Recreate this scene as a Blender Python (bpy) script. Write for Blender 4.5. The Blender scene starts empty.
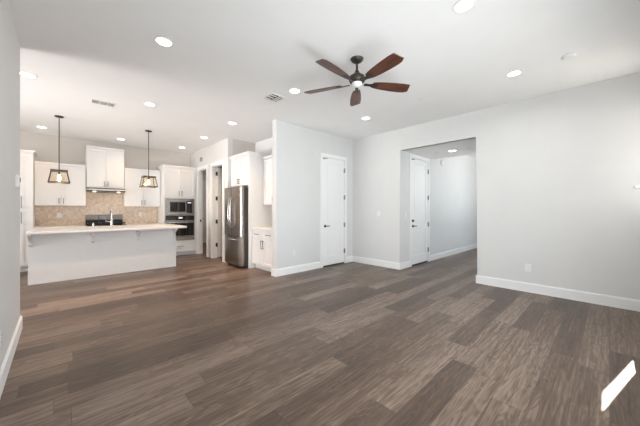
import bpy, bmesh, math, random
from mathutils import Vector, Matrix
random.seed(7)
S = bpy.context.scene
C = S.collection
PI = math.pi

# ------------------------------------------------------------------ camera, sky, sun, exposure
cam_d = bpy.data.cameras.new('camera'); cam = bpy.data.objects.new('camera', cam_d); C.objects.link(cam)
cam.location = (0, 0, 1.27)
cam.rotation_euler = (PI/2, 0, -math.radians(43.55))
cam_d.sensor_width = 36; cam_d.lens = 274/640*36; cam_d.shift_y = -2.7/640; cam_d.clip_start = .02
S.camera = cam
W = bpy.data.worlds.new('sky'); S.world = W; W.use_nodes = True
wn = W.node_tree.nodes; bgn = wn['Background']
skyt = wn.new('ShaderNodeTexSky'); skyt.sky_type = 'HOSEK_WILKIE'; skyt.sun_direction = (.65, -.15, .66); skyt.turbidity = 3
W.node_tree.links.new(skyt.outputs[0], bgn.inputs[0]); bgn.inputs[1].default_value = 1.1
sun_d = bpy.data.lights.new('sun', 'SUN'); sun = bpy.data.objects.new('sun', sun_d); C.objects.link(sun)
sun_d.energy = 45; sun_d.angle = .006; sun_d.color = (1, .97, .93)
sun.rotation_euler = Vector((-1, .22, -1.03)).to_track_quat('-Z', 'Y').to_euler()
def area(name, loc, d, sx, sy, watts, col, spread=180):
    l = bpy.data.lights.new(name, 'AREA'); l.shape = 'RECTANGLE'; l.size = sx; l.size_y = sy; l.energy = watts; l.color = col
    l.spread = math.radians(spread)
    o = bpy.data.objects.new(name, l); C.objects.link(o); o.location = loc
    o.rotation_euler = Vector(d).to_track_quat('-Z', 'Y').to_euler(); return o
area('daylight_patio', (1.8, -.38, 1.45), (.55, 1, -.06), 3.3, 2.0, 80, (.92, .97, 1), 150)
area('fill_living_ceiling', (1.9, -.38, .42), (-.05, 1, .42), 3.2, .6, 19, (.90, .97, 1), 105)      # above: sky through the patio window; here: upward fill added to brighten the ceiling
area('daylight_foyer', (8.6, .95, 1.6), (-.1, 1, .0), 2.6, 2.0, 31, (.82, .92, 1))       # foyer window
area('daylight_kitchen', (-3.85, 6.3, 1.45), (1, -.25, .05), 2.8, 1.6, 92, (1, .96, .94), 150)      # dining window left of the kitchen
area('utility_room_fill', (4.3, 9.3, 2.98), (0, 0, -1), .5, .5, 9, (1, .9, .78))  # unseen fill added to brighten the room behind the doorway
area('fill_kitchen_ceiling', (-3.85, 6.0, .6), (1, -.05, .40), 2.6, .4, 27, (1, .95, .93), 60)        # unseen low fill added to brighten the kitchen ceiling
V = S.view_settings; V.view_transform = 'Standard'; V.look = 'None'; V.gamma = 1; V.use_curve_mapping = False; V.exposure = .09
S.cycles.max_bounces = 10; S.cycles.diffuse_bounces = 6; S.cycles.caustics_reflective = False; S.cycles.caustics_refractive = False
S.cycles.sample_clamp_indirect = 6
S.cycles.use_denoising = True

# ------------------------------------------------------------------ materials
def mat(name, col, rough=.5, metal=0., var=.03, scale=8., bump=0., stretch=(1, 1, 1), spec=.5, coat=0.):
    m = bpy.data.materials.new(name); m.use_nodes = True; nt = m.node_tree; n = nt.nodes; b = n['Principled BSDF']
    b.inputs['Roughness'].default_value = rough; b.inputs['Metallic'].default_value = metal
    b.inputs['Specular IOR Level'].default_value = spec; b.inputs['Coat Weight'].default_value = coat
    tc = n.new('ShaderNodeTexCoord'); mp = n.new('ShaderNodeMapping'); mp.inputs['Scale'].default_value = stretch
    nz = n.new('ShaderNodeTexNoise'); nz.inputs['Scale'].default_value = scale; nz.inputs['Detail'].default_value = 4
    rp = n.new('ShaderNodeValToRGB')
    rp.color_ramp.elements[0].position = .3; rp.color_ramp.elements[1].position = .7
    rp.color_ramp.elements[0].color = (*[c*(1-var) for c in col], 1); rp.color_ramp.elements[1].color = (*[min(1, c*(1+var)) for c in col], 1)
    L = nt.links.new
    L(tc.outputs['Object'], mp.inputs[0]); L(mp.outputs[0], nz.inputs['Vector']); L(nz.outputs['Fac'], rp.inputs[0]); L(rp.outputs[0], b.inputs['Base Color'])
    if bump:
        bp = n.new('ShaderNodeBump'); bp.inputs['Strength'].default_value = bump; bp.inputs['Distance'].default_value = .002
        L(nz.outputs['Fac'], bp.inputs['Height']); L(bp.outputs[0], b.inputs['Normal'])
    return m
def emit(name, col, s):
    m = bpy.data.materials.new(name); m.use_nodes = True; b = m.node_tree.nodes['Principled BSDF']
    b.inputs['Base Color'].default_value = (*col, 1); b.inputs['Emission Color'].default_value = (*col, 1); b.inputs['Emission Strength'].default_value = s
    return m
def glass(name, tint=(1, 1, 1), refl=.06):
    m = bpy.data.materials.new(name); m.use_nodes = True; nt = m.node_tree; n = nt.nodes
    n.remove(n['Principled BSDF']); o = n['Material Output']
    t = n.new('ShaderNodeBsdfTransparent'); t.inputs[0].default_value = (*tint, 1)
    g = n.new('ShaderNodeBsdfGlossy'); g.inputs['Roughness'].default_value = .03
    mx = n.new('ShaderNodeMixShader'); mx.inputs[0].default_value = refl
    nt.links.new(t.outputs[0], mx.inputs[1]); nt.links.new(g.outputs[0], mx.inputs[2]); nt.links.new(mx.outputs[0], o.inputs[0]); return m
M = dict(
    wall=mat('wall_paint', (.735, .74, .735), .75, var=.012, scale=3, bump=.05, spec=.3),
    kwall_shaded=mat('wall_paint_shaded', (.66, .628, .59), .75, var=.012, scale=3, bump=.05, spec=.3),  # same wall paint, with the kitchen's shade put into its colour
    ceil=mat('ceiling_paint', (.87, .875, .875), .8, var=.01, scale=3, bump=.05, spec=.2),
    trim=mat('trim_paint', (.90, .905, .905), .55, var=.008, spec=.4),
    cab=mat('cabinet_paint', (.87, .87, .865), .38, var=.008, spec=.4),
    isl=mat('island_paint', (.80, .81, .815), .5, var=.01, spec=.4),
    stone=mat('quartz', (.84, .83, .81), .3, var=.02, scale=30, spec=.5),
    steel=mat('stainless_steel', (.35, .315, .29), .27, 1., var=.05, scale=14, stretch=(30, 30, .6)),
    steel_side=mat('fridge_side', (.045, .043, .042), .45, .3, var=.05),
    chrome=mat('brushed_nickel', (.66, .65, .63), .25, 1., var=.03),
    pull=mat('pewter', (.23, .22, .21), .35, .9, var=.05),
    dull=mat('dull_steel', (.27, .245, .225), .5, .85, var=.05),
    blackg=mat('black_glass', (.012, .011, .011), .06, var=.1, spec=.6),
    blackm=mat('black_iron', (.02, .019, .018), .5, var=.1),
    bronze=mat('oil_bronze', (.06, .054, .042), .4, .6, var=.15),
    hinge=mat('dark_hinge', (.12, .115, .11), .35, .8, var=.1),
    plate=mat('plate_plastic', (.84, .84, .83), .4, var=.005),
    grey=mat('vent_shadow', (.07, .068, .066), .7, var=.05),
    can=emit('lamp_lens', (1, .98, .95), 9.), canw=emit('lamp_lens_warm', (1, .95, .88), 9.),
    bulb=emit('filament_bulb', (1, .72, .38), 8.), hoodl=emit('hood_lamp', (1, .78, .5), 5.),
    display=emit('oven_display', (.75, .85, 1), .6),
    frost=mat('frosted_glass', (.86, .86, .85), .3, var=.005),
    pane=glass('clear_pane'), amber=glass('seeded_glass', (.985, .955, .91), .03),
    pave=mat('patio_concrete', (.45, .43, .4), .9, var=.08), stucco=mat('stucco', (.13, .13, .13), .9, var=.06, bump=.2),
    dark=mat('threshold', (.035, .032, .03), .6, var=.1),
)
def wood_blade():
    m = bpy.data.materials.new('blade_wood'); m.use_nodes = True; nt = m.node_tree; n = nt.nodes; b = n['Principled BSDF']; L = nt.links.new
    tc = n.new('ShaderNodeTexCoord'); mp = n.new('ShaderNodeMapping'); mp.inputs['Scale'].default_value = (2, 34, 34)
    nz = n.new('ShaderNodeTexNoise'); nz.inputs['Scale'].default_value = 2.2; nz.inputs['Detail'].default_value = 5; nz.inputs['Distortion'].default_value = .6
    rp = n.new('ShaderNodeValToRGB'); rp.color_ramp.elements[0].color = (.042, .013, .007, 1); rp.color_ramp.elements[1].color = (.165, .058, .03, 1)
    rp.color_ramp.elements[0].position = .3; rp.color_ramp.elements[1].position = .72
    L(tc.outputs['Object'], mp.inputs[0]); L(mp.outputs[0], nz.inputs['Vector']); L(nz.outputs['Fac'], rp.inputs[0]); L(rp.outputs[0], b.inputs['Base Color'])
    b.inputs['Roughness'].default_value = .38
    return m
M['blade'] = wood_blade()
def floor_mat():
    m = bpy.data.materials.new('vinyl_planks'); m.use_nodes = True; nt = m.node_tree; n = nt.nodes; b = n['Principled BSDF']; L = nt.links.new
    tc = n.new('ShaderNodeTexCoord'); sp = n.new('ShaderNodeSeparateXYZ'); L(tc.outputs['Object'], sp.inputs[0])
    def mth(op, a, b_=None, c_=None):
        q = n.new('ShaderNodeMath'); q.operation = op
        for i, v in enumerate((a, b_, c_)):
            if v is None: continue
            if isinstance(v, (int, float)): q.inputs[i].default_value = v
            else: L(v, q.inputs[i])
        return q.outputs[0]
    def wnoise(x, y):
        cb = n.new('ShaderNodeCombineXYZ'); L(x, cb.inputs[0])
        if y is not None: L(y, cb.inputs[1])
        w = n.new('ShaderNodeTexWhiteNoise'); w.noise_dimensions = '3D'; L(cb.outputs[0], w.inputs['Vector']); return w
    PW, PL = .184, 1.22
    ry = mth('DIVIDE', mth('ADD', sp.outputs[1], .008), PW); row = mth('FLOOR', ry); fy = mth('FRACT', ry)
    off = mth('MULTIPLY', wnoise(row, None).outputs['Value'], 7.3)
    rx = mth('ADD', mth('DIVIDE', sp.outputs[0], PL), off); col = mth('FLOOR', rx); fx = mth('FRACT', rx)
    wn_ = wnoise(col, row); idv = wn_.outputs['Value']
    # grain coordinates, shifted for each plank
    gx = mth('ADD', mth('MULTIPLY', sp.outputs[0], 1.0), mth('MULTIPLY', idv, 37.))
    gy = mth('ADD', sp.outputs[1], mth('MULTIPLY', idv, 11.))
    cb = n.new('ShaderNodeCombineXYZ'); L(mth('MULTIPLY', gx, 1.7), cb.inputs[0]); L(mth('MULTIPLY', gy, 48.), cb.inputs[1])
    nz = n.new('ShaderNodeTexNoise'); nz.inputs['Scale'].default_value = 1.0; nz.inputs['Detail'].default_value = 7; nz.inputs['Roughness'].default_value = .65; nz.inputs['Distortion'].default_value = .5
    L(cb.outputs[0], nz.inputs['Vector'])
    cb2 = n.new('ShaderNodeCombineXYZ'); L(mth('MULTIPLY', gx, .9), cb2.inputs[0]); L(mth('MULTIPLY', gy, 8.), cb2.inputs[1])
    nz2 = n.new('ShaderNodeTexNoise'); nz2.inputs['Scale'].default_value = 1.3; nz2.inputs['Detail'].default_value = 3; nz2.inputs['Distortion'].default_value = 1.2
    L(cb2.outputs[0], nz2.inputs['Vector'])
    rings = mth('SINE', mth('MULTIPLY', nz2.outputs['Fac'], 60.))
    cathedral = mth('MULTIPLY', rings, .10)
    g = mth('ADD', mth('MULTIPLY', mth('SUBTRACT', nz.outputs['Fac'], .5), 1.1), cathedral)
    tone = mth('ADD', mth('MULTIPLY', mth('SUBTRACT', idv, .5), .5), mth('MULTIPLY', mth('SUBTRACT', nz2.outputs['Fac'], .5), .35))
    val = mth('ADD', mth('ADD', .5, tone), g)
    rp = n.new('ShaderNodeValToRGB'); e = rp.color_ramp.elements
    e[0].position = 0.; e[0].color = (.034, .0215, .0155, 1); e[1].position = 1.; e[1].color = (.295, .226, .178, 1)
    e2 = rp.color_ramp.elements.new(.5); e2.color = (.115, .075, .052, 1)
    L(val, rp.inputs[0])
    # joints
    ey = mth('MINIMUM', fy, mth('SUBTRACT', 1., fy)); ex = mth('MINIMUM', fx, mth('SUBTRACT', 1., fx))
    jy = mth('LESS_THAN', ey, .008); jx = mth('LESS_THAN', ex, .0012); j = mth('MAXIMUM', jy, jx)
    mx = n.new('ShaderNodeMix'); mx.data_type = 'RGBA'; mx.inputs['B'].default_value = (.035, .027, .023, 1)
    L(mth('MULTIPLY', j, .75), mx.inputs['Factor']); L(rp.outputs[0], mx.inputs['A']); L(mx.outputs['Result'], b.inputs['Base Color'])
    bp = n.new('ShaderNodeBump'); bp.inputs['Strength'].default_value = .12; bp.inputs['Distance'].default_value = .002
    L(nz.outputs['Fac'], bp.inputs['Height']); L(bp.outputs[0], b.inputs['Normal'])
    b.inputs['Roughness'].default_value = .36; b.inputs['Specular IOR Level'].default_value = .42
    return m
M['floor'] = floor_mat()
def tile_mat():
    m = bpy.data.materials.new('herringbone_tile'); m.use_nodes = True; nt = m.node_tree; n = nt.nodes; b = n['Principled BSDF']; L = nt.links.new
    tc = n.new('ShaderNodeTexCoord'); sp = n.new('ShaderNodeSeparateXYZ'); cb = n.new('ShaderNodeCombineXYZ')
    L(tc.outputs['Object'], sp.inputs[0]); L(sp.outputs[0], cb.inputs[0]); L(sp.outputs[2], cb.inputs[1])
    cols = []
    for sg in (1, -1):
        mp = n.new('ShaderNodeMapping'); mp.inputs['Rotation'].default_value = (0, 0, sg*PI/4); L(cb.outputs[0], mp.inputs[0])
        br = n.new('ShaderNodeTexBrick'); br.inputs['Scale'].default_value = 1; br.inputs['Brick Width'].default_value = .09; br.inputs['Row Height'].default_value = .03
        br.inputs['Mortar Size'].default_value = .0016; br.inputs['Color1'].default_value = (.56, .40, .28, 1); br.inputs['Color2'].default_value = (.82, .68, .54, 1); br.inputs['Mortar'].default_value = (.70, .60, .50, 1)
        L(mp.outputs[0], br.inputs['Vector']); cols.append(br)
    dv = n.new('ShaderNodeMath'); dv.operation = 'DIVIDE'; L(sp.outputs[0], dv.inputs[0]); dv.inputs[1].default_value = .128
    fr = n.new('ShaderNodeMath'); fr.operation = 'FRACT'; L(dv.outputs[0], fr.inputs[0])
    gt = n.new('ShaderNodeMath'); gt.operation = 'GREATER_THAN'; L(fr.outputs[0], gt.inputs[0]); gt.inputs[1].default_value = .5
    ch = n.new('ShaderNodeMix'); ch.data_type = 'RGBA'; L(gt.outputs[0], ch.inputs['Factor']); L(cols[0].outputs['Color'], ch.inputs['A']); L(cols[1].outputs['Color'], ch.inputs['B'])
    nz = n.new('ShaderNodeTexNoise'); nz.inputs['Scale'].default_value = 14; L(tc.outputs['Object'], nz.inputs['Vector'])
    mx = n.new('ShaderNodeMix'); mx.data_type = 'RGBA'; mx.inputs['B'].default_value = (.74, .60, .48, 1)
    nz.inputs['Detail'].default_value = 6; hf = n.new('ShaderNodeMath'); hf.operation = 'MULTIPLY'; hf.inputs[1].default_value = .5; L(nz.outputs['Fac'], hf.inputs[0]); L(hf.outputs[0], mx.inputs['Factor']); L(ch.outputs['Result'], mx.inputs['A']); L(mx.outputs['Result'], b.inputs['Base Color'])
    b.inputs['Roughness'].default_value = .3
    return m
M['tile'] = tile_mat()

# ------------------------------------------------------------------ mesh helpers
def BM(): return bmesh.new()
def box(bm, x0, x1, y0, y1, z0, z1, bev=0.):
    vs = [bm.verts.new((x, y, z)) for x in (x0, x1) for y in (y0, y1) for z in (z0, z1)]
    q = [(0, 1, 3, 2), (4, 6, 7, 5), (0, 4, 5, 1), (2, 3, 7, 6), (0, 2, 6, 4), (1, 5, 7, 3)]
    fs = [bm.faces.new([vs[i] for i in f]) for f in q]
    if bev:
        es = list({e for f in fs for e in f.edges})
        bmesh.ops.bevel(bm, geom=es, offset=bev, segments=2, profile=.5, affect='EDGES')
    return bm
def bevel_vertical(bm, pts, r):
    es = [e for e in bm.edges if abs(e.verts[0].co.x-e.verts[1].co.x) < 1e-6 and abs(e.verts[0].co.y-e.verts[1].co.y) < 1e-6
          and any(abs(e.verts[0].co.x-p[0]) < 1e-4 and abs(e.verts[0].co.y-p[1]) < 1e-4 for p in pts)]
    bmesh.ops.bevel(bm, geom=es, offset=r, segments=4, profile=.5, affect='EDGES'); return bm
def lathe(bm, prof, c=(0, 0, 0), seg=32, axis='Z'):
    rings = []
    for r, h in prof:
        ring = []
        for i in range(seg):
            a = 2*PI*i/seg; p = (r*math.cos(a), r*math.sin(a), h)
            if axis == 'Y': p = (p[0], p[2], p[1])
            if axis == 'X': p = (p[2], p[0], p[1])
            ring.append(bm.verts.new((p[0]+c[0], p[1]+c[1], p[2]+c[2])))
        rings.append(ring)
    for a, b in zip(rings, rings[1:]):
        for i in range(seg): bm.faces.new((a[i], a[(i+1) % seg], b[(i+1) % seg], b[i]))
    bm.faces.new(rings[0]); bm.faces.new(rings[-1]); return bm
def tube(bm, pts, r, seg=12):
    pts = [Vector(p) for p in pts]; rings = []
    for i, p in enumerate(pts):
        t = (pts[min(i+1, len(pts)-1)]-pts[max(i-1, 0)]).normalized()
        u = t.orthogonal().normalized() if not rings else (u0-t*u0.dot(t)).normalized()
        u0 = u; w = t.cross(u); rr = r[i] if isinstance(r, (list, tuple)) else r
        rings.append([bm.verts.new(p+u*rr*math.cos(2*PI*k/seg)+w*rr*math.sin(2*PI*k/seg)) for k in range(seg)])
    for a, b in zip(rings, rings[1:]):
        for k in range(seg): bm.faces.new((a[k], a[(k+1) % seg], b[(k+1) % seg], b[k]))
    bm.faces.new(rings[0]); bm.faces.new(rings[-1]); return bm
def prism(bm, poly, z0, z1):      # polygon in XY extruded along Z
    a = [bm.verts.new((x, y, z0)) for x, y in poly]; b = [bm.verts.new((x, y, z1)) for x, y in poly]; k = len(poly)
    bm.faces.new(a); bm.faces.new(b)
    for i in range(k): bm.faces.new((a[i], a[(i+1) % k], b[(i+1) % k], b[i]))
    return bm
def prism_x(bm, poly, x0, x1):    # polygon in YZ extruded along X
    a = [bm.verts.new((x0, y, z)) for y, z in poly]; b = [bm.verts.new((x1, y, z)) for y, z in poly]; k = len(poly)
    bm.faces.new(a); bm.faces.new(b)
    for i in range(k): bm.faces.new((a[i], a[(i+1) % k], b[(i+1) % k], b[i]))
    return bm
def obj(name, bm, m, parent=None, loc=(0, 0, 0), smooth=False, label=None):
    bmesh.ops.recalc_face_normals(bm, faces=bm.faces)
    me = bpy.data.meshes.new(name); bm.to_mesh(me); bm.free()
    me.materials.append(M[m] if isinstance(m, str) else m)
    o = bpy.data.objects.new(name, me); C.objects.link(o); o.location = loc
    if parent: o.parent = parent
    if smooth:
        for p in me.polygons: p.use_smooth = True
        me.set_sharp_from_angle(angle=math.radians(38))
    if label: o['label'] = label
    return o
def thing(name, label, cat, loc=(0, 0, 0), rz=0., group=None):
    o = bpy.data.objects.new(name, None); C.objects.link(o); o.location = loc; o.rotation_euler = (0, 0, rz); o.empty_display_size = .1
    o['label'] = label; o['category'] = cat
    if group: o['group'] = group
    return o
def tag(o, label, cat, group=None):
    o['label'] = label; o['category'] = cat
    if group: o['group'] = group
    return o
def struct(name, bm, m, label=None, parent=None):
    o = obj(name, bm, m, parent)
    if not parent: o['kind'] = 'structure'
    if label: o['label'] = label
    return o
def dup(root, loc, label, group=None, rz=None):
    r = root.copy(); C.objects.link(r); r.location = loc; r['label'] = label
    if rz is not None: r.rotation_euler = (0, 0, rz)
    if group: r['group'] = group
    for ch in list(root.children):
        c = ch.copy(); C.objects.link(c); c.parent = r
        for g in list(ch.children):
            d = g.copy(); C.objects.link(d); d.parent = c
    return r

# ------------------------------------------------------------------ the setting
CH = 3.01                                   # ceiling height
XL, XR, XP = -.305, 5.28, 2.93              # left wall, right wall, pantry wall faces
YP, YH, YB = 4.38, 3.08, 8.88               # partition, hall and kitchen back wall faces
struct('floor', box(BM(), -4.1, 11.2, -.5, 11.2, -.12, 0), 'floor', 'grey brown wood look plank floor')
bm = BM(); box(bm, -4.2, 11.3, -.5, 11.3, CH, CH+.15)
struct('ceiling', bm, 'ceil', 'flat white ceiling')
struct('ceiling', box(BM(), 5.30, 6.95, 1.45, YH, 2.57, CH-.002), 'ceil', 'lowered ceiling over the passage')
bm = bevel_vertical(box(BM(), -4.1, XL, -.5, 4.34, 0, CH), [(XL, 4.34)], .02)
struct('wall_left', bm, 'wall', 'pale grey left wall ending at the kitchen')
bm = BM(); box(bm, -4.12, -4.0, 4.34, 4.85, 0, CH); box(bm, -4.12, -4.0, 7.75, YB+.1, 0, CH); box(bm, -4.12, -4.0, 4.85, 7.75, 0, .45); box(bm, -4.12, -4.0, 4.85, 7.75, 2.4, CH)
struct('wall_dining', bm, 'wall')
bm = prism_x(BM(), [(-.5, 0), (1.578, 0), (1.578, 2.57), (YH, 2.57), (YH, 0), (YP+.14, 0), (YP+.14, CH), (-.5, CH)], XR, XR+.14)
es = [e for e in bm.edges if all(abs(v.co.x-XR) < 1e-5 and 1.5 < v.co.y < YH+.01 and v.co.z < 2.6 for v in e.verts) and not all(v.co.z < .01 for v in e.verts)]
bmesh.ops.bevel(bm, geom=es, offset=.018, segments=4, profile=.5, affect='EDGES')
struct('wall_right', bm, 'wall', 'long pale grey right wall with the passage opening')
DX0, DX1 = 4.245, 4.96                      # partition door slab
a = [(3.0, 0), (DX0-.02, 0), (DX0-.02, 2.48), (DX1+.02, 2.48), (DX1+.02, 0), (XR, 0), (XR, CH), (3.0, CH)]
bm = BM(); f_ = [[bm.verts.new((x, y, z)) for x, z in a] for y in (YP, YP+.14)]
bm.faces.new(f_[0]); bm.faces.new(f_[1])
for i in range(8): bm.faces.new((f_[0][i], f_[0][(i+1) % 8], f_[1][(i+1) % 8], f_[1][i]))
bevel_vertical(bm, [(3.0, YP), (3.0, YP+.14)], .02)
struct('wall_partition', bm, 'wall', 'partition wall jutting out beside the fridge alcove')
# back wall behind the camera: patio window and small high window
bm = BM()
for x0, x1, z0, z1 in ((XL, .3, 0, CH), (.3, 3.7, 0, .08), (.3, 3.7, 2.5, CH), (3.7, 4.51, 0, CH), (4.51, 5.27, 0, 1.28), (4.51, 5.27, 2.60, CH), (5.27, XR, 0, CH)):
    box(bm, x0, x1, -.50, -.42, z0, z1)
struct('wall_back', bm, 'wall')
# hall wall with door, foyer
HX0, HX1 = 5.775, 6.60                      # hall door slab
bm = BM(); box(bm, XR+.14, HX0-.02, YH, YH+.14, 0, CH); box(bm, HX1+.02, 11.2, YH, YH+.14, 0, CH); box(bm, HX0-.02, HX1+.02, YH, YH+.14, 2.48, CH)
struct('wall_hall', bm, 'wall', 'bright wall running through the passage into the foyer')
bm = BM(); box(bm, 11.1, 11.2, .7, 3.2, 0, CH); struct('wall_foyer_end', bm, 'wall')
bm = BM()
for x0, x1, z0, z1 in ((5.42, 7.3, 0, CH), (7.3, 9.9, 0, .6), (7.3, 9.9, 2.6, CH), (9.9, 11.2, 0, CH)): box(bm, x0, x1, .74, .86, z0, z1)
struct('wall_foyer_side', bm, 'wall')
# kitchen walls
LX0, LX1, PX0, PX1 = 7.58, 8.25, 6.56, 7.22   # doorways in the pantry wall (Y ranges)
bm = BM()
for y0, y1, z0, z1 in ((6.29, PX0, 0, CH), (PX1, LX0, 0, CH), (LX1, YB+.12, 0, CH), (PX0, PX1, 2.43, CH), (LX0, LX1, 2.43, CH)): box(bm, XP, XP+.12, y0, y1, z0, z1)
struct('wall_pantry', bm, 'wall', 'wall with two doorways between wall oven and fridge')
struct('wall_kitchen', box(BM(), -4.12, XP, YB, YB+.12, 0, CH), 'kwall_shaded', 'kitchen back wall above the cabinets, with beige shade painted in')
struct('wall_alcove', box(BM(), 3.67, 3.79, YP+.14, 6.29, 0, CH), 'wall')
struct('wall_alcove_side', box(BM(), XP+.12, 3.79, 6.29, 6.41, 0, CH), 'kwall_shaded')
bm = BM(); box(bm, XP+.12, 5.4, 10.85, 10.95, 0, CH); struct('wall_utility_back', bm, 'wall')
bm = BM(); box(bm, 5.3, 5.4, 6.3, 10.95, 0, CH); box(bm, 3.79, 5.4, 6.29, 6.41, 0, CH); struct('wall_utility_side', bm, 'wall')
struct('wall_closet', box(box(BM(), 3.8, XR+.14, 5.2, 5.3, 0, CH), XR+.02, XR+.14, YP+.14, 5.2, 0, CH), 'wall')
struct('wall_hall_closet', box(BM(), XR+.14, 7.0, 3.9, 4.0, 0, CH), 'wall')
struct('wall_pantry_divider', box(BM(), XP+.12, 5.3, 7.34, 7.42, 0, CH), 'wall')
struct('wall_utility_left', box(BM(), XP, XP+.12, YB+.12, 10.95, 0, CH), 'wall')
# patio ground outside, plus unseen sun blockers
struct('ground', box(BM(), -3, 13, -5, -.6, -.2, -.05), 'pave')
struct('wall_sun_blocker', box(BM(), 4.38, 4.5, -3.5, -.52, -.05, 2.75), 'stucco')  # unseen side screen added to keep direct sun off the patio window
struct('sun_blocker_top', box(BM(), -1.5, 4.5, -3.6, -.52, 2.75, 2.9), 'stucco')  # unseen slab added overhead to block sun from the patio window
# windows
def window(name, x0, x1, z0, z1, y, nx, axis='Y', out=0.):
    bm = BM(); f = .05
    def bb(a0, a1, c0, c1, t=.03):
        if axis == 'Y': box(bm, a0, a1, y-t, y, c0, c1)
        else: box(bm, y-t, y, a0, a1, c0, c1)
    bb(x0-out, x0-out+f, z0-out, z1+out); bb(x1+out-f, x1+out, z0-out, z1+out); bb(x0-out+f, x1+out-f, z0-out, z0-out+f); bb(x0-out+f, x1+out-f, z1+out-f, z1+out)
    for k in range(1, nx): a = x0+(x1-x0)*k/nx; bb(a-.03, a+.03, z0, z1)
    o = struct(name, bm, 'trim')
    bm = BM()
    if axis == 'Y': box(bm, x0, x1, y-.018, y-.012, z0, z1)
    else: box(bm, y-.018, y-.012, x0, x1, z0, z1)
    obj('pane', bm, 'pane', o)
    return o
window('window_1', .3, 3.7, .08, 2.5, -.45, 3)
window('window_2', 4.51, 5.27, 1.28, 2.60, -.50, 1, out=.05)
window('window_3', 7.3, 9.9, .6, 2.6, .82, 3)
window('window_4', 4.85, 7.75, .45, 2.4, -4.03, 2, 'X')
struct('trim_1', box(BM(), XR-.06, XR, -.40, -.225, 1.545, 1.585, .006), 'trim', 'white ledge end on the right wall at the photo edge')

# baseboards
def board(name, x0, y0, x1, y1, side, h=.14, t=.016, label=None):
    # a run of baseboard on the face from (x0,y0) to (x1,y1); side = outward normal
    bm = BM(); nx, ny = side
    if nx: xa, xb = sorted((x0, x0+nx*t)); box(bm, xa, xb, min(y0, y1), max(y0, y1), 0, h-.012); xa, xb = sorted((x0, x0+nx*t*.55)); box(bm, xa, xb, min(y0, y1), max(y0, y1), h-.012, h)
    else: ya, yb = sorted((y0, y0+ny*t)); box(bm, min(x0, x1), max(x0, x1), ya, yb, 0, h-.012); ya, yb = sorted((y0, y0+ny*t*.55)); box(bm, min(x0, x1), max(x0, x1), ya, yb, h-.012, h)
    return struct(name, bm, 'trim', label)
board('baseboard_right', XR, -.42, XR, 1.594, (-1, 0), label='white baseboard along the right wall')
board('baseboard_right', XR, YH, XR, YP, (-1, 0), label='short white baseboard between the two doors')
board('baseboard_partition', 2.984, YP, DX0-.085, YP, (0, -1), label='white baseboard on the partition wall left of its door')
board('baseboard_partition', DX1+.085, YP, XR-.016, YP, (0, -1), label='short white baseboard right of the partition door')
board('baseboard_end', 3.0, YP, 3.0, YP+.14, (-1, 0))
board('baseboard_hall', XR-.016, YH, HX0-.085, YH, (0, -1), label='short white baseboard left of the passage door')
board('baseboard_hall', HX1+.085, YH, 11.1, YH, (0, -1), label='white baseboard along the passage wall')
board('baseboard_left', XL, -.42, XL, 4.356, (1, 0), label='white baseboard at the foot of the left wall')
board('baseboard_utility', XP+.14, 10.85, 5.3, 10.85, (0, -1), .12)

# ------------------------------------------------------------------ doors
def rect_frame(bm, x0, x1, z0, z1, y0, y1, w):
    box(bm, x0, x0+w, y0, y1, z0, z1); box(bm, x1-w, x1, y0, y1, z0, z1); box(bm, x0+w, x1-w, y0, y1, z0, z0+w); box(bm, x0+w, x1-w, y0, y1, z1-w, z1)
def panel_door(bm, x0, x1, z0, z1, y, t=.04, split=.86, st=.11):
    # two panel door: stiles, rails and recessed panels with a sloped moulding
    zs = z0+split
    box(bm, x0, x1, y+.012, y+t, z0, z1)
    box(bm, x0, x0+st, y, y+.012, z0, z1); box(bm, x1-st, x1, y, y+.012, z0, z1)
    box(bm, x0+st, x1-st, y, y+.012, z0, z0+.2); box(bm, x0+st, x1-st, y, y+.012, z1-st, z1); box(bm, x0+st, x1-st, y, y+.012, zs-.06, zs+.06)
    for a, b in ((z0+.2, zs-.06), (zs+.06, z1-st)):
        box(bm, x0+st+.035, x1-st-.035, y+.005, y+.012, a+.035, b-.035, .003)
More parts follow.
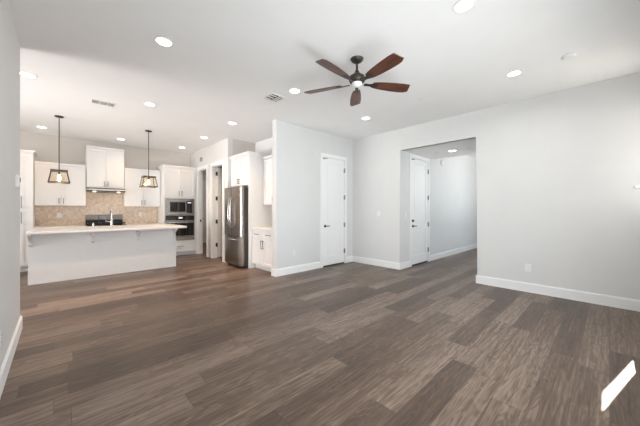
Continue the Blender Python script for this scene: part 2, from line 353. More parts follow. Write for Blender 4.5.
def door(name, x0, x1, y, top, knobz, dead, label, wall=.14):
    bm = BM(); panel_door(bm, x0, x1, .03, top, y-.004)
    d = struct(name, bm, 'trim', label)
    bm = BM(); w = .085
    box(bm, x0-w, x0-.004, y-.02, y, 0, top+w); box(bm, x1+.004, x1+w, y-.02, y, 0, top+w); box(bm, x0-.004, x1+.004, y-.02, y, top+.004, top+w)
    box(bm, x0-.018, x0-.004, y, y+wall-.01, 0, top+.004); box(bm, x1+.004, x1+.018, y, y+wall-.01, 0, top+.004)
    obj('door_casing', bm, 'trim', d)
    obj('threshold', box(BM(), x0, x1, y-.002, y+.09, 0, .029), 'dark', d, label='dark strip under the door')
    h = obj('lever_handle', tube(lathe(BM(), [(.031, 0), (.031, -.008), (.026, -.012), (.012, -.014), (.011, -.05), (.008, -.054)], (x0+.068, y-.004, knobz), 24, 'Y'), [(x0+.068, y-.048, knobz), (x0+.1, y-.052, knobz), (x0+.18, y-.05, knobz)], [.010, .009, .008]), 'blackm', d, smooth=True, label='dark lever handle')
    if dead: obj('deadbolt', lathe(BM(), [(.031, 0), (.031, -.012), (.027, -.02), (.014, -.022), (.012, -.03)], (x0+.068, y-.004, dead), 24, 'Y'), 'blackm', d, smooth=True, label='black round deadbolt')
    for z in (.30, .925, 1.58, 2.22):
        obj('hinge', lathe(box(BM(), x1-.012, x1+.016, y-.0075, y-.003, z-.05, z+.05), [(.0075, z-.055), (.0075, z+.055)], (x1+.003, y-.027, 0), 12), 'hinge', d, label='dark hinge')
    bm = BM(); box(bm, x0+.01, x0+.05, y-.012, y-.003, top-.045, top-.02); tube(bm, [(x0+.03, y-.012, top-.032), (x0+.05, y-.04, top-.03), (x0+.12, y-.03, top-.028)], .006)
    obj('door_catch', bm, 'hinge', d, label='small metal catch at the top corner')
    return d
door('door_1', DX0, DX1, YP, 2.46, .915, None, 'white two panel closet door in the partition wall')
door('door_2', HX0, HX1, YH, 2.46, .91, 1.03, 'white two panel door with deadbolt in the passage')
# doorways in the pantry wall
def doorway(name, y0, y1, label, top=2.43):
    w = .085; bm = BM()
    for s in (-1, 1):
        xa, xb = (XP-.02, XP) if s < 0 else (XP+.12, XP+.14)
        box(bm, xa, xb, y0-w, y0, 0, top+w); box(bm, xa, xb, y1, y1+w, 0, top+w); box(bm, xa, xb, y0, y1, top, top+w)
    box(bm, XP, XP+.12, y0, y0+.015, 0, top); box(bm, XP, XP+.12, y1-.015, y1, 0, top); box(bm, XP, XP+.12, y0+.015, y1-.015, top-.015, top)
    return struct(name, bm, 'trim', label)
dw = doorway('door_3', LX0, LX1, 'white cased doorway beside the wall oven')
obj('strike_plate', box(BM(), XP+.05, XP+.085, LX1-.018, LX1-.014, .93, 1.0), 'blackm', dw, label='black strike plate')
dw = doorway('door_4', PX0, PX1, 'white cased pantry doorway with its door swung inward')
bm = BM(); panel_door(bm, 0, .63, .015, 2.40, 0); leaf = obj('door_leaf', bm, 'trim', dw, (XP+.125, PX1-.055, 0))
for z in (.35, .97, 1.585, 2.245): obj('hinge', box(lathe(BM(), [(.011, z-.055), (.011, z+.055)], (XP+.115, PX1-.045, 0), 12), XP+.085, XP+.118, PX1-.02, PX1-.014, z-.05, z+.05), 'blackm', dw, label='black hinge')
bm = BM(); panel_door(bm, 3.9, 4.66, .015, 2.43, 10.80); ud = struct('door_5', bm, 'trim', 'closed white door at the far end of the utility room')
obj('knob', lathe(BM(), [(.03, 0), (.03, -.01), (.012, -.014), (.012, -.045), (.028, -.05), (.03, -.065), (.02, -.078)], (3.985, 10.80, .95), 20, 'Y'), 'blackm', ud, smooth=True, label='black door knob')

# ------------------------------------------------------------------ kitchen cabinetry
def shaker(bm, x0, x1, z0, z1, y=0., t=.02, fr=.058):
    rect_frame(bm, x0, x1, z0, z1, y, y+.014, fr); box(bm, x0, x1, y+.014, y+t, z0, z1); return bm
def pull_v(bm, x, z, L=.13, y=0.):
    box(bm, x-.006, x+.006, y-.034, y-.024, z-L/2, z+L/2, .002)
    for s in (-1, 1): box(bm, x-.005, x+.005, y-.026, y, z+s*(L/2-.016)-.005, z+s*(L/2-.016)+.005)
    return bm
def pull_h(bm, x, z, L=.13, y=0.):
    box(bm, x-L/2, x+L/2, y-.034, y-.024, z-.006, z+.006, .002)
    for s in (-1, 1): box(bm, x+s*(L/2-.016)-.005, x+s*(L/2-.016)+.005, y-.026, y, z-.005, z+.005)
    return bm
def body(t, w, d, z0, z1, toe=False, mat_='cab'):
    bm = BM(); box(bm, 0, w, .034, d, z0+(.10 if toe else 0), z1)
    if toe: box(bm, .0, w, .085, d, z0, z0+.10)
    obj('body', bm, mat_, t)
def crown(t, w, d, z, h=.07, ov=.045):
    bm = BM()
    box(bm, -.004, w+.004, .014, d, z, z+h*.3); box(bm, -ov*.5, w+ov*.5, .022-ov*.6, d, z+h*.3, z+h*.65); box(bm, -ov, w+ov, .022-ov, d, z+h*.65, z+h)
    obj('crown_moulding', bm, 'cab', t)
def doors(t, w, z0, z1, n=2, hz='low', pull='pull_v', gap=.009, x0=0., L=.13):
    dw_ = (w-x0)/n
    for k in range(n):
        a, b = x0+k*dw_+gap/2, x0+(k+1)*dw_-gap/2
        dr = obj('door', shaker(BM(), a, b, z0+gap/2, z1-gap/2), 'cab', t)
        hx = (b-.032 if k % 2 == 0 else a+.032) if n > 1 else (a+.032)
        zz = z0+.10 if hz == 'low' else (z1-.12 if hz == 'high' else hz)
        obj('pull', pull_v(BM(), hx, zz, L), 'pull', dr, label='dark metal bar pull')
def drawer(t, x0, x1, z0, z1, slab=False, L=.13):
    dr = obj('drawer', shaker(BM(), x0+.002, x1-.002, z0+.002, z1-.002, fr=.035 if not slab else .045), 'cab', t)
    obj('pull', pull_h(BM(), (x0+x1)/2, (z0+z1)/2, L), 'pull', dr, label='dark metal bar pull')
YU, YF = 8.55, 8.26     # upper and base cabinet fronts
G = 'white kitchen cabinets along the back wall'
# tall pantry cabinet at the far left
t = thing('pantry_cabinet', 'tall narrow white pantry cabinet at the left end of the kitchen', 'cabinet', (-.80, YF, 0), group=G)
body(t, .40, YB-YF-.004, 0, 2.45, True); doors(t, .40, .11, 1.31, 2, hz=1.12, L=.24); doors(t, .40, 1.325, 2.44, 2, hz=1.44, L=.24); crown(t, .40, YB-YF-.004, 2.45, .065, .03)
def upper(x0, x1, z0, z1, label, cr=.03, d=None, hz='low'):
    t = thing('wall_cabinet', label, 'cabinet', (x0, YU, 0), group=G); d = YB-YU-.004
    body(t, x1-x0, d, z0, z1); doors(t, x1-x0, z0+.005, z1-.005, 2, hz); 
    bm = BM(); box(bm, 0, x1-x0, .004, d, z1, z1+.05); obj('top_rail', bm, 'cab', t)
    return t
upper(-.395, .452, 1.375, 2.29, 'white two door wall cabinet behind the left pendant lamp')
upper(.462, 1.205, 1.815, 2.775, 'tall white two door wall cabinet above the range hood')
upper(1.209, 2.028, 1.37, 2.315, 'white two door wall cabinet behind the right pendant lamp')
# oven tower
t = thing('oven_cabinet', 'tall white cabinet housing the microwave and wall oven', 'cabinet', (2.035, 8.25, 0), group=G)
TW = .83; D = YB-8.25-.004
bm = BM()
box(bm, 0, .045, .022, D, .10, 2.43); box(bm, .79, TW, .022, D, .10, 2.43); box(bm, .045, .79, .022, D, 1.60, 2.43); box(bm, .045, .79, .022, D, 1.1255, 1.1275)
box(bm, .045, .79, .022, D, .10, .425); box(bm, .045, .79, .55, D, .425, 1.60); box(bm, 0, TW, .085, D, 0, .10); obj('body', bm, 'cab', t)
dr_ = [(.02, .410), (.418, .808)]
for k, (a, b) in enumerate(dr_):
    o = obj('door', shaker(BM(), a, b, 1.63, 2.41), 'cab', t); obj('pull', pull_v(BM(), (b-.034, a+.034)[k], 1.74, .14), 'pull', o, label='dark metal bar pull')
drawer(t, .03, .80, .115, .415, L=.17)
crown(t, TW, D, 2.43, .075, .03)
bm = BM(); box(bm, 2.868, 2.928, 8.272, YB, 0, 2.5); struct('trim_2', bm, 'cab', 'narrow white filler between oven cabinet and doorway')
# microwave
t = thing('microwave', 'built in stainless steel microwave above the wall oven', 'microwave', (2.08, 8.25, 1.128))
w, h = .745, .47
bm = BM(); rect_frame(bm, 0.002, w-.002, .002, h-.002, -.012, .02, .055); obj('trim_kit', bm, 'steel', t)
bm = BM(); box(bm, .06, w-.06, .021, .5, .06, h-.06); obj('body', bm, 'blackm', t)
dr = obj('door', box(BM(), .06, w-.215, -.008, .02, .06, h-.06, .003), 'steel', t)
obj('window', box(BM(), .105, w-.24, -.011, -.007, .10, h-.10), 'blackg', dr)
cp = obj('control_panel', box(BM(), w-.212, w-.06, -.008, .02, .06, h-.06, .003), 'blackg', t)
obj('display', box(BM(), w-.185, w-.085, -.0095, -.0075, h-.125, h-.10), 'display', cp)
# wall oven
t = thing('wall_oven', 'built in stainless steel wall oven below the microwave', 'oven', (2.08, 8.25, .425))
w, h = .745, .70
obj('body', box(BM(), .01, w-.01, .021, .53, .01, h-.01), 'blackm', t)
cp = obj('control_panel', box(BM(), .0, w, -.012, .02, h-.13, h-.002, .004), 'blackg', t)
obj('display', box(BM(), w/2-.05, w/2+.05, -.0135, -.0115, h-.085, h-.045), 'display', cp)
obj('trim_strip', box(BM(), 0, w, -.014, .02, h-.165, h-.135, .003), 'steel', t)
dr = obj('door', box(box(BM(), 0, w, -.016, .02, .095, h-.17, .004), 0, w, -.018, -.012, h-.205, h-.172), 'steel', t)
obj('window', box(BM(), .02, w-.02, -.0195, -.015, .13, h-.21), 'blackg', dr)
hb = BM(); tube(hb, [(.05, -.055, h-.19), (w-.05, -.055, h-.19)], .012)
for x in (.09, w-.09): tube(hb, [(x, -.055, h-.19), (x, -.016, h-.19)], .008)
obj('handle', hb, 'chrome', dr, smooth=True)
obj('vent_strip', box(BM(), 0, w, -.012, .02, .0, .09, .003), 'steel', t)
# base run behind the island
def base(x0, x1, label, n=2):
    t = thing('base_cabinet', label, 'cabinet', (x0, YF, 0), group=G); w = x1-x0
    body(t, w, YB-YF-.004, 0, .868, True); dw_ = w/n
    for k in range(n): drawer(t, k*dw_, (k+1)*dw_, .70, .86)
    doors(t, w, .105, .695, n, 'high')
base(-.395, .452, 'white base cabinet under the back counter left of the range')
base(1.214, 2.03, 'white base cabinet under the back counter right of the range')
tag(obj('countertop', box(BM(), -.395, .452, YF-.02, YB-.002, .87, .908, .004), 'stone'), 'pale quartz counter along the back wall left of the range', 'countertop')
tag(obj('countertop', box(BM(), 1.214, 2.032, YF-.02, YB-.002, .87, .908, .004), 'stone'), 'pale quartz counter along the back wall right of the range', 'countertop')
bm = BM(); box(bm, -.395, .452, YB-.012, YB-.001, .909, 1.374); box(bm, .452, 1.21, YB-.012, YB-.001, .60, 1.80); box(bm, 1.21, 2.032, YB-.012, YB-.001, .909, 1.369)
struct('trim_3', bm, 'tile', 'tan herringbone tile backsplash')
# range
t = thing('kitchen_range', 'stainless steel range with black cooktop against the tan backsplash', 'range', (.462, YF-.03, 0))
w = .742
obj('body', box(BM(), 0, w, .025, .60, .02, .895), 'steel', t)
dr = obj('oven_door', box(BM(), .004, w-.004, -.012, .024, .17, .74, .006), 'steel', t); obj('window', box(BM(), .1, w-.1, -.015, -.011, .28, .6), 'blackg', dr)
hb = BM(); tube(hb, [(.06, -.055, .70), (w-.06, -.055, .70)], .012)
for x in (.09, w-.09): tube(hb, [(x, -.055, .70), (x, -.012, .70)], .008)
obj('handle', hb, 'chrome', dr, smooth=True)
obj('storage_drawer', box(BM(), .004, w-.004, -.008, .024, .03, .165, .006), 'steel', t)
obj('control_panel', prism_x(BM(), [(.024, .745), (-.01, .75), (.012, .905), (.024, .905)], 0, w), 'steel', t)
for k in range(5):
    obj('knob', lathe(BM(), [(.022, .0), (.02, -.03), (.017, -.034)], (.09+k*.14, .0, .83), 16, 'Y'), 'blackm', t, smooth=True)
obj('cooktop', box(BM(), 0, w, .024, .585, .896, .915, .004), 'blackg', t)
for k in range(3):
    x0 = .02+k*.237; bm = BM(); x1 = x0+.228
    rect_frame(bm, x0, x1, 0, 0, 0, 0, 0) if False else None
    for x in (x0, (x0+x1)/2-.006, x1-.012): box(bm, x, x+.014, .04, .53, .945, .975)
    for y in (.04, .28, .516): box(bm, x0+.013, x1-.013, y, y+.014, .946, .974)
    for x in (x0, x1-.012):
        for y in (.06, .5): box(bm, x, x+.012, y, y+.012, .9145, .946)
    obj('grate', bm, 'blackm', t)
bg = obj('backguard', box(BM(), 0, w, .57, .612, 1.03, 1.16, .006), 'dull', t); obj('rear_vent', box(BM(), 0, w, .56, .612, .916, 1.029, .004), 'blackm', t)
obj('display', box(BM(), .24, .42, .566, .571, 1.06, 1.12), 'blackg', bg)
# hood
t = thing('range_hood', 'slim stainless under cabinet range hood with lights on', 'range hood', (.46, 8.36, 1.72))
w = .744
obj('shell', prism_x(BM(), [(0, .055), (0, .03), (.02, .0), (.50, .0), (.50, .088), (.20, .088)], 0, w), 'steel', t)
obj('filter', box(BM(), .12, w-.12, .06, .46, -.006, -.001), 'pull', t)
for x in (.14, w-.14):
    o = obj('lamp', lathe(BM(), [(.032, -.001), (.032, -.01), (.02, -.013)], (x, .035, 0), 20), 'hoodl', t)
    l = bpy.data.lights.new('hood_light', 'AREA'); l.shape = 'DISK'; l.size = .07; l.energy = .5; l.color = (1, .74, .48)
    lo = bpy.data.objects.new('hood_light', l); C.objects.link(lo); lo.parent = t; lo.location = (x, .06, -.02); lo.rotation_euler = (math.radians(18), 0, 0)
# island
t = thing('kitchen_island', 'white kitchen island with quartz overhang on corbels', 'island', (-.385, 6.77, 0))
w, d = 2.30, .90
obj('body', box(BM(), 0, w, 0, d, 0, .875), 'isl', t)
bm = BM(); box(bm, -.004, w+.004, -.004, 0, 0, .28); obj('base_panel', bm, 'isl', t)
obj('countertop', box(BM(), .0-.0, w+.135, -.33, d+.03, .88, .922, .005), 'stone', t)
for x in (.02, .84, 1.57, 2.25):
    p = [(0, .879), (-.27, .879), (-.27, .855), (-.235, .85), (-.20, .83), (-.15, .80), (-.09, .765), (-.06, .72), (-.055, .68), (-.03, .67), (-.02, .65), (0, .645)]
    obj('corbel', prism_x(BM(), p, x-.02, x+.02), 'isl', t)
t = thing('faucet', 'tall brushed nickel gooseneck faucet on the island', 'faucet', (.815, 7.36, .922))
bm = BM(); lathe(bm, [(.032, 0), (.032, .012), (.024, .02), (.022, .16), (.017, .17)])
tube(bm, [(0, 0, .16), (0, 0, .27), (0, .012, .32), (0, .04, .355), (0, .08, .37), (0, .12, .36), (0, .15, .33)], [.016, .015, .014, .014, .014, .014, .014]); obj('spout', bm, 'chrome', t, smooth=True)
obj('spray_head', tube(BM(), [(0, .15, .33), (-.0, .158, .27), (-.0, .16, .22)], [.015, .018, .02]), 'blackm', t, smooth=True)
obj('lever', tube(BM(), [(-.02, 0, .10), (-.05, 0, .105), (-.11, 0, .125)], [.012, .008, .006]), 'chrome', t, smooth=True)
t = thing('soap_dispenser', 'small pale soap dispenser on the island left of the faucet', 'soap dispenser', (.50, 7.22, .922))
obj('base', lathe(BM(), [(.022, 0), (.022, .008), (.014, .014), (.012, .05), (.016, .055), (.016, .075), (.006, .08)]), 'chrome', t, smooth=True)
obj('nozzle', tube(BM(), [(0, 0, .075), (0, .05, .08), (0, .075, .07)], .006), 'chrome', t, smooth=True)

# ------------------------------------------------------------------ fridge alcove (fronts face -X)
RZ = -PI/2
G2 = 'white cabinets around the fridge'
t = thing('refrigerator', 'stainless steel french door fridge in the alcove', 'refrigerator', (2.835, 6.285, 0), RZ)
w = .843
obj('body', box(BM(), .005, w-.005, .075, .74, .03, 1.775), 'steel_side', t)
obj('toe_grille', box(BM(), .02, w-.02, .04, .08, .02, .06), 'blackm', t)
def bow(bm, x0, x1, z0, z1, e0, e1):     # a front panel bowed outward, edge depths e0/e1
    n_ = 12; poly = []
    for i in range(n_+1):
        x = x0+(x1-x0)*i/n_; u = 2*x/w-1
        y = -.022*(1-u*u)
        if i == 0: y += e0
        if i == n_: y += e1
        poly.append((x, y))
    poly += [(x1, .07), (x0, .07)]
    return prism(bm, poly, z0, z1)
c = w/2
dl = obj('door', bow(BM(), .004, c-.003, .70, 1.785, .02, .004), 'steel', t, smooth=True)
dr = obj('door', bow(BM(), c+.003, w-.004, .70, 1.785, .004, .02), 'steel', t, smooth=True)
fz = obj('freezer_drawer', bow(BM(), .004, w-.004, .065, .69, .02, .02), 'steel', t, smooth=True)
for dd, x in ((dl, c-.045), (dr, c+.045)):
    bm = BM(); tube(bm, [(x, -.02, .88), (x, -.055, .91), (x, -.075, 1.05), (x, -.08, 1.2), (x, -.075, 1.36), (x, -.055, 1.52), (x, -.02, 1.55)], [.009, .012, .014, .014, .014, .012, .009]); obj('handle', bm, 'chrome', dd, smooth=True)
bm = BM(); tube(bm, [(.14, -.01, .62), (.16, -.05, .62), (.30, -.075, .62), (c, -.08, .62), (w-.30, -.075, .62), (w-.16, -.05, .62), (w-.14, -.01, .62)], [.009, .012, .014, .014, .014, .012, .009]); obj('handle', bm, 'chrome', fz, smooth=True)
obj('water_dispenser', box(BM(), .14, .30, -.022, .0, 1.02, 1.38, .004), 'blackg', dl, label='black water dispenser')
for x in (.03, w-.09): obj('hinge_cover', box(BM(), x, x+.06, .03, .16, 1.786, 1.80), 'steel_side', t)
# cabinet over the fridge, with its tall side panel
t = thing('fridge_cabinet', 'white two door cabinet above the fridge with full height side panel', 'cabinet', (3.0, 6.285, 0), RZ, G2)
w = .885
bm = BM(); box(bm, 0, w-.04, .022, .665, 1.83, 2.48); obj('body', bm, 'cab', t)
doors(t, w-.04, 1.835, 2.47, 2, 'low', L=.12)
obj('side_panel', box(BM(), w-.038, w, 0, .665, 0, 2.48), 'cab', t)
bm = BM(); box(bm, 0, w+.004, -.004, .665, 2.48, 2.5); box(bm, 0, w+.02, -.025, .665, 2.5, 2.525); box(bm, 0, w+.04, -.045, .665, 2.525, 2.555); obj('crown_moulding', bm, 'cab', t)
# small upper and base cabinet between the fridge panel and the partition
t = thing('wall_cabinet', 'shallow white wall cabinet between fridge panel and partition', 'cabinet', (3.355, 5.395, 0), RZ, G2)
w = .87
body(t, w, .31, 1.395, 2.42); doors(t, w, 1.40, 2.415, 2, 'low'); bm = BM(); box(bm, 0, w, -.02, .31, 2.42, 2.475); obj('crown_moulding', bm, 'cab', t)
t = thing('base_cabinet', 'white base cabinet with two drawers between fridge and partition', 'cabinet', (3.07, 5.395, 0), RZ, G2)
body(t, w, .595, 0, .855, True)
for k in range(2): drawer(t, k*w/2, (k+1)*w/2, .675, .845, L=.15)
doors(t, w, .105, .67, 2, 'high', L=.18)
tag(obj('countertop', box(BM(), 3.045, 3.668, 4.524, 5.396, .857, .90, .004), 'stone'), 'pale counter on the base cabinet right of the fridge', 'countertop')

# ------------------------------------------------------------------ ceiling fan
t = thing('ceiling_fan', 'five blade ceiling fan with dark bronze motor and wooden blades', 'ceiling fan', (2.477, 1.989, 0))
obj('canopy', lathe(BM(), [(.074, CH-.001), (.072, CH-.01), (.060, CH-.028), (.042, CH-.042), (.026, CH-.05), (.016, CH-.054)]), 'bronze', t, smooth=True)
obj('downrod', lathe(BM(), [(.013, CH-.054), (.013, 2.872)]), 'bronze', t, smooth=True)
obj('motor', lathe(BM(), [(.018, 2.875), (.026, 2.86), (.036, 2.84), (.06, 2.82), (.088, 2.802), (.094, 2.785), (.092, 2.76), (.084, 2.742), (.066, 2.732)]), 'bronze', t, smooth=True)
obj('light_kit', lathe(BM(), [(.058, 2.731), (.06, 2.72), (.052, 2.704), (.036, 2.694), (.012, 2.689)]), 'frost', t, smooth=True, label='white glass light dome')
for a in (41, 113, 185, 257, 329):
    rot = Matrix.Rotation(math.radians(a), 4, 'Z')
    pitch = Matrix.Translation((0, 0, 2.728)) @ Matrix.Rotation(math.radians(-13), 4, 'X')
    top = [(.19, .040), (.24, .053), (.34, .066), (.46, .074), (.56, .075), (.615, .070), (.66, .045)]
    bot = [(.635, -.068), (.56, -.073), (.46, -.072), (.34, -.064), (.24, -.052), (.19, -.040)]
    bm = prism(BM(), top+bot, -.004, .004); bm.transform(pitch)
    o = obj('blade', bm, 'blade', t); o.rotation_euler = (0, 0, math.radians(a))
    bm = BM(); prism(bm, [(.085, .02), (.15, .016), (.2, .032), (.245, .03), (.26, 0), (.245, -.03), (.2, -.032), (.15, -.016), (.085, -.02)], -.010, -.0045)
    bm.transform(pitch)
    ir = obj('blade_iron', bm, 'bronze', o)

# ------------------------------------------------------------------ pendants
def pendant(x, y, label):
    t = thing('pendant_lamp', label, 'pendant lamp', (x, y, 0), group='lantern pendants over the island')
    obj('canopy', lathe(BM(), [(.065, CH-.001), (.065, CH-.012), (.055, CH-.02), (.012, CH-.024)]), 'bronze', t, smooth=True)
    obj('rod', lathe(BM(), [(.007, CH-.024), (.007, 2.012)]), 'bronze', t, smooth=True)
    z1, z0, a, b, r = 1.985, 1.785, .107, .142, .0085
    bm = BM(); box(bm, -a-.012, a+.012, -a-.012, a+.012, z1, z1+.026, .003)
    for sx in (-1, 1):
        for sy in (-1, 1): tube(bm, [(sx*a, sy*a, z1), (sx*b, sy*b, z0)], r, 4)
    for s in (-1, 1): box(bm, -b-.008, b+.008, s*b-.008, s*b+.008, z0-.008, z0+.008); box(bm, s*b-.008, s*b+.008, -b+.008, b-.008, z0-.0079, z0+.0079)
    obj('lantern_frame', bm, 'bronze', t)
    for k in range(4):
        bm = BM(); t0 = .003
        vs = [bm.verts.new(p) for p in ((-a+.008, -a, z1), (a-.008, -a, z1), (b-.01, -b, z0), (-b+.01, -b, z0))]
        f = bm.faces.new(vs); e = bmesh.ops.extrude_face_region(bm, geom=[f]); bmesh.ops.translate(bm, verts=[v for v in e['geom'] if isinstance(v, bmesh.types.BMVert)], vec=(0, t0, 0))
        bm.transform(Matrix.Rotation(k*PI/2, 4, 'Z')); obj('glass_pane', bm, 'amber', t)
    obj('socket', lathe(BM(), [(.018, 1.985), (.018, 1.94), (.014, 1.935)]), 'bronze', t, smooth=True)
    obj('bulb', lathe(BM(), [(.013, 1.934), (.016, 1.918), (.023, 1.89), (.025, 1.87), (.018, 1.848), (.006, 1.84)]), 'bulb', t, smooth=True, label='glowing clear bulb')
    l = bpy.data.lights.new('bulb_light', 'POINT'); l.energy = 3; l.color = (1, .72, .42); l.shadow_soft_size = .035
    lo = bpy.data.objects.new('bulb_light', l); C.objects.link(lo); lo.parent = t; lo.location = (0, 0, 1.81)
pendant(-.005, 7.0, 'bronze lantern pendant over the left end of the island')
pendant(1.413, 6.93, 'bronze lantern pendant over the right end of the island')

# ------------------------------------------------------------------ recessed lights
def downlight(x, y, z, label, warm, watts, group):
    t = thing('recessed_light', label, 'recessed light', (x, y, z), group=group)
    obj('trim_ring', lathe(BM(), [(.088, -.001), (.086, -.006), (.070, -.008), (.068, -.001)], seg=32), 'plate', t, smooth=True)
    obj('lens', lathe(BM(), [(.068, -.001), (.067, -.0045), (.05, -.006)], seg=32), 'canw' if warm else 'can', t, smooth=True, label='glowing round lens')
    l = bpy.data.lights.new('downlight', 'AREA'); l.shape = 'DISK'; l.size = .13; l.energy = watts; l.color = (1, .64, .39) if warm else (1, .96, .91); l.spread = math.radians(88 if warm else 165)
    lo = bpy.data.objects.new('downlight', l); C.objects.link(lo); lo.parent = t; lo.location = (0, 0, -.012)
GM, GK = 'recessed lights in the living room ceiling', 'recessed lights in the kitchen ceiling'
KW, MW = 6.5, 7
for x, y, s in ((.78, 3.154, 'recessed light above the living room near the left wall, between wall and fan'),
                (2.48, 3.144, 'recessed light just left of the ceiling fan in the photo'),
                (2.487, .843, 'recessed light at the top edge of the photo, right of the fan'),
                (4.185, .825, 'recessed light on the right side, nearest the right wall'),
                (4.189, 3.147, 'recessed light in front of the partition corner, below the fan')):
    downlight(x, y, CH, s, False, MW if y < 2 else MW*.28, GM)
for x, y, s in ((-.293, 5.133, 'recessed light at the left wall edge before the kitchen'),
                (1.074, 5.173, 'recessed light in front of the island, right of the rectangular vent'),
                (2.499, 5.16, 'recessed light nearest the fridge alcove opening'),
                (-.27, 8.149, 'recessed light in the kitchen over the left wall cabinets'),
                (1.086, 8.182, 'recessed light in front of the hood cabinet'),
                (2.454, 8.119, 'recessed light in front of the oven cabinet'),
                (2.5, 6.649, 'recessed light in front of the two doorways')):
    downlight(x, y, CH, s, True, KW*(.34 if y > 8 else 1.25), GK)
downlight(6.2, 2.34, 2.57, 'recessed light in the lowered passage ceiling', False, 2.5, None)

# ------------------------------------------------------------------ ceiling and wall fittings
t = thing('ceiling_vent', 'long slotted ceiling vent before the kitchen', 'vent', (.515, 5.64, CH))
bm = BM(); rect_frame(bm, 0, 0, 0, 0, 0, 0, 0) if False else None
for a in ((-.16, .16, -.105, -.085), (-.16, .16, .085, .105), (-.16, -.14, -.085, .085), (.14, .16, -.085, .085), (-.052, -.04, -.085, .085), (.048, .06, -.085, .085)): box(bm, *a, -.008, -.001)
obj('frame', bm, 'plate', t)
obj('backing', box(BM(), -.14, .14, -.085, .085, -.002, -.0005), 'grey', t)
for k in range(4):
    y = -.06+k*.04; o = obj('slat', box(BM(), -.138, .138, y-.004, y+.004, -.007, -.0025), 'plate', t)
t = thing('ceiling_vent', 'square ceiling diffuser left of the fan', 'vent', (2.41, 3.56, CH))
bm = BM()
for a in ((-.14, .14, -.14, -.118), (-.14, .14, .118, .14), (-.14, -.118, -.118, .118), (.118, .14, -.118, .118)): box(bm, *a, -.01, -.001)
obj('frame', bm, 'plate', t); obj('backing', box(BM(), -.118, .118, -.118, .118, -.002, -.0005), 'grey', t)
for k in range(3): obj('louver', box(BM(), -.116, -.012, -.085+k*.075, -.055+k*.075, -.009, -.006), 'plate', t)
for k in range(3): obj('louver', box(BM(), .012+k*.038, .032+k*.038, -.116, .116, -.0085, -.0055), 'plate', t)
def disc(name, x, y, z, r, label, cat, h=.012):
    return tag(obj(name, lathe(BM(), [(r, -.001), (r, -h*.6), (r*.85, -h), (r*.3, -h*1.05)], (0, 0, 0), 24), 'plate', None, (x, y, z), True), label, cat)
disc('sprinkler_cover', 4.119, 2.028, CH, .035, 'small round sprinkler cover on the ceiling right of the fan', 'sprinkler', .008)
disc('sprinkler_cover', 2.119, 6.025, CH, .035, 'small round sprinkler cover on the kitchen ceiling before the doorways', 'sprinkler', .008)
disc('sprinkler_cover', .757, 3.849, CH, .05, 'faint round sprinkler cover behind the living room light at left', 'sprinkler', .008)
disc('smoke_detector', 4.161, .305, CH, .065, 'white smoke detector on the ceiling at upper right', 'smoke detector', .03)
disc('smoke_detector', 6.2, 2.68, 2.57, .06, 'white smoke detector on the lowered passage ceiling', 'smoke detector', .03)
disc('sprinkler_cover', 6.15, 1.98, 2.57, .035, 'small sprinkler cover on the passage ceiling right of its light', 'sprinkler', .008)
tag(obj('door_chime', lathe(BM(), [(.075, 0), (.075, -.03), (.06, -.045), (.02, -.05)], (0, 0, 0), 24, 'Y'), 'plate', None, (7.42, YH, 2.545), True), 'white round chime high on the passage wall', 'chime')
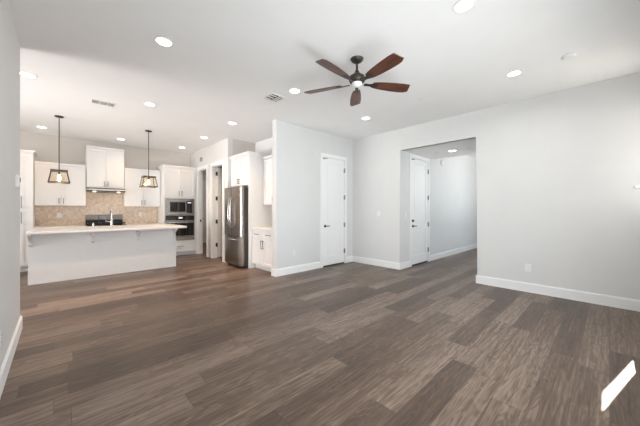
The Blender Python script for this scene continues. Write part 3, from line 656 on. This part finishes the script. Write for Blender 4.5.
def plate(name, loc, rz, label, cat, kind, w=.075, h=.118):
    t = thing(name, label, cat, loc, rz)
    obj('cover_plate', box(BM(), -w/2, w/2, -.007, -.0005, -h/2, h/2, .002), 'plate', t)
    if kind == 'outlet':
        for s in (-1, 1):
            o = obj('socket', box(BM(), -.017, .017, -.0095, -.0065, s*.027-.014, s*.027+.014, .003), 'plate', t)
            obj('slots', box(box(BM(), -.008, -.005, -.0102, -.0094, s*.027-.004, s*.027+.007), .005, .008, -.0102, -.0094, s*.027-.004, s*.027+.007), 'grey', o)
    else:
        for x in ([0] if w < .1 else [-.023, .023]): obj('rocker', box(BM(), x-.016, x+.016, -.011, -.0065, -.033, .033, .003), 'plate', t)
R_R, R_F, R_L = -PI/2, 0, PI/2      # facing -X, -Y, +X
plate('wall_outlet', (XR, .86, .375), R_R, 'white outlet low on the right wall', 'outlet', 'outlet')
plate('light_switch', (XR, 3.61, 1.19), R_R, 'white switch on the wall between the two white doors', 'switch', 'switch')
plate('light_switch', (5.53, YH, 1.17), R_F, 'white switch just left of the passage door', 'switch', 'switch')
plate('wall_outlet', (3.43, YP, .40), R_F, 'white outlet low on the partition wall', 'outlet', 'outlet')
plate('wall_outlet', (-.009, YB-.0125, 1.155), R_F, 'outlet in the tan backsplash below the left wall cabinet', 'outlet', 'outlet')
plate('wall_outlet', (1.605, YB-.0125, 1.16), R_F, 'outlet in the tan backsplash below the right wall cabinet', 'outlet', 'outlet')
plate('wall_outlet', (XL, 2.93, .37), R_L, 'outlet low on the left wall cut by the photo edge', 'outlet', 'outlet')
t = thing('thermostat', 'white thermostat on the left wall at eye height', 'thermostat', (XL, 3.93, 1.55), R_L)
obj('base', box(BM(), -.07, .07, -.008, -.0005, -.065, .065, .003), 'plate', t); obj('cover', box(BM(), -.06, .06, -.028, -.008, -.052, .055, .005), 'plate', t); obj('screen', box(BM(), -.035, .035, -.0295, -.0275, -.005, .035), 'grey', t)
tag(obj('wall_hook', lathe(BM(), [(.008, 0), (.008, -.008), (.005, -.012)], (0, 0, 0), 16, 'X'), 'plate', None, (XR, .619, 2.185), True), 'tiny pale fixing high on the right wall', 'hook')
t = thing('return_grille', 'square louvered air grille high between the two doorways', 'grille', (XP, 7.99, 2.72), R_R)
bm = BM(); rect_frame(bm, -.15, .15, -.09, .09, -.01, -.0005, .022); obj('frame', bm, 'plate', t); obj('backing', box(BM(), -.128, .128, -.002, -.0004, -.068, .068), 'grey', t)
for k in range(4): z = -.048+k*.032; obj('louver', box(BM(), -.127, .127, -.009, -.003, z-.005, z+.005), 'plate', t)
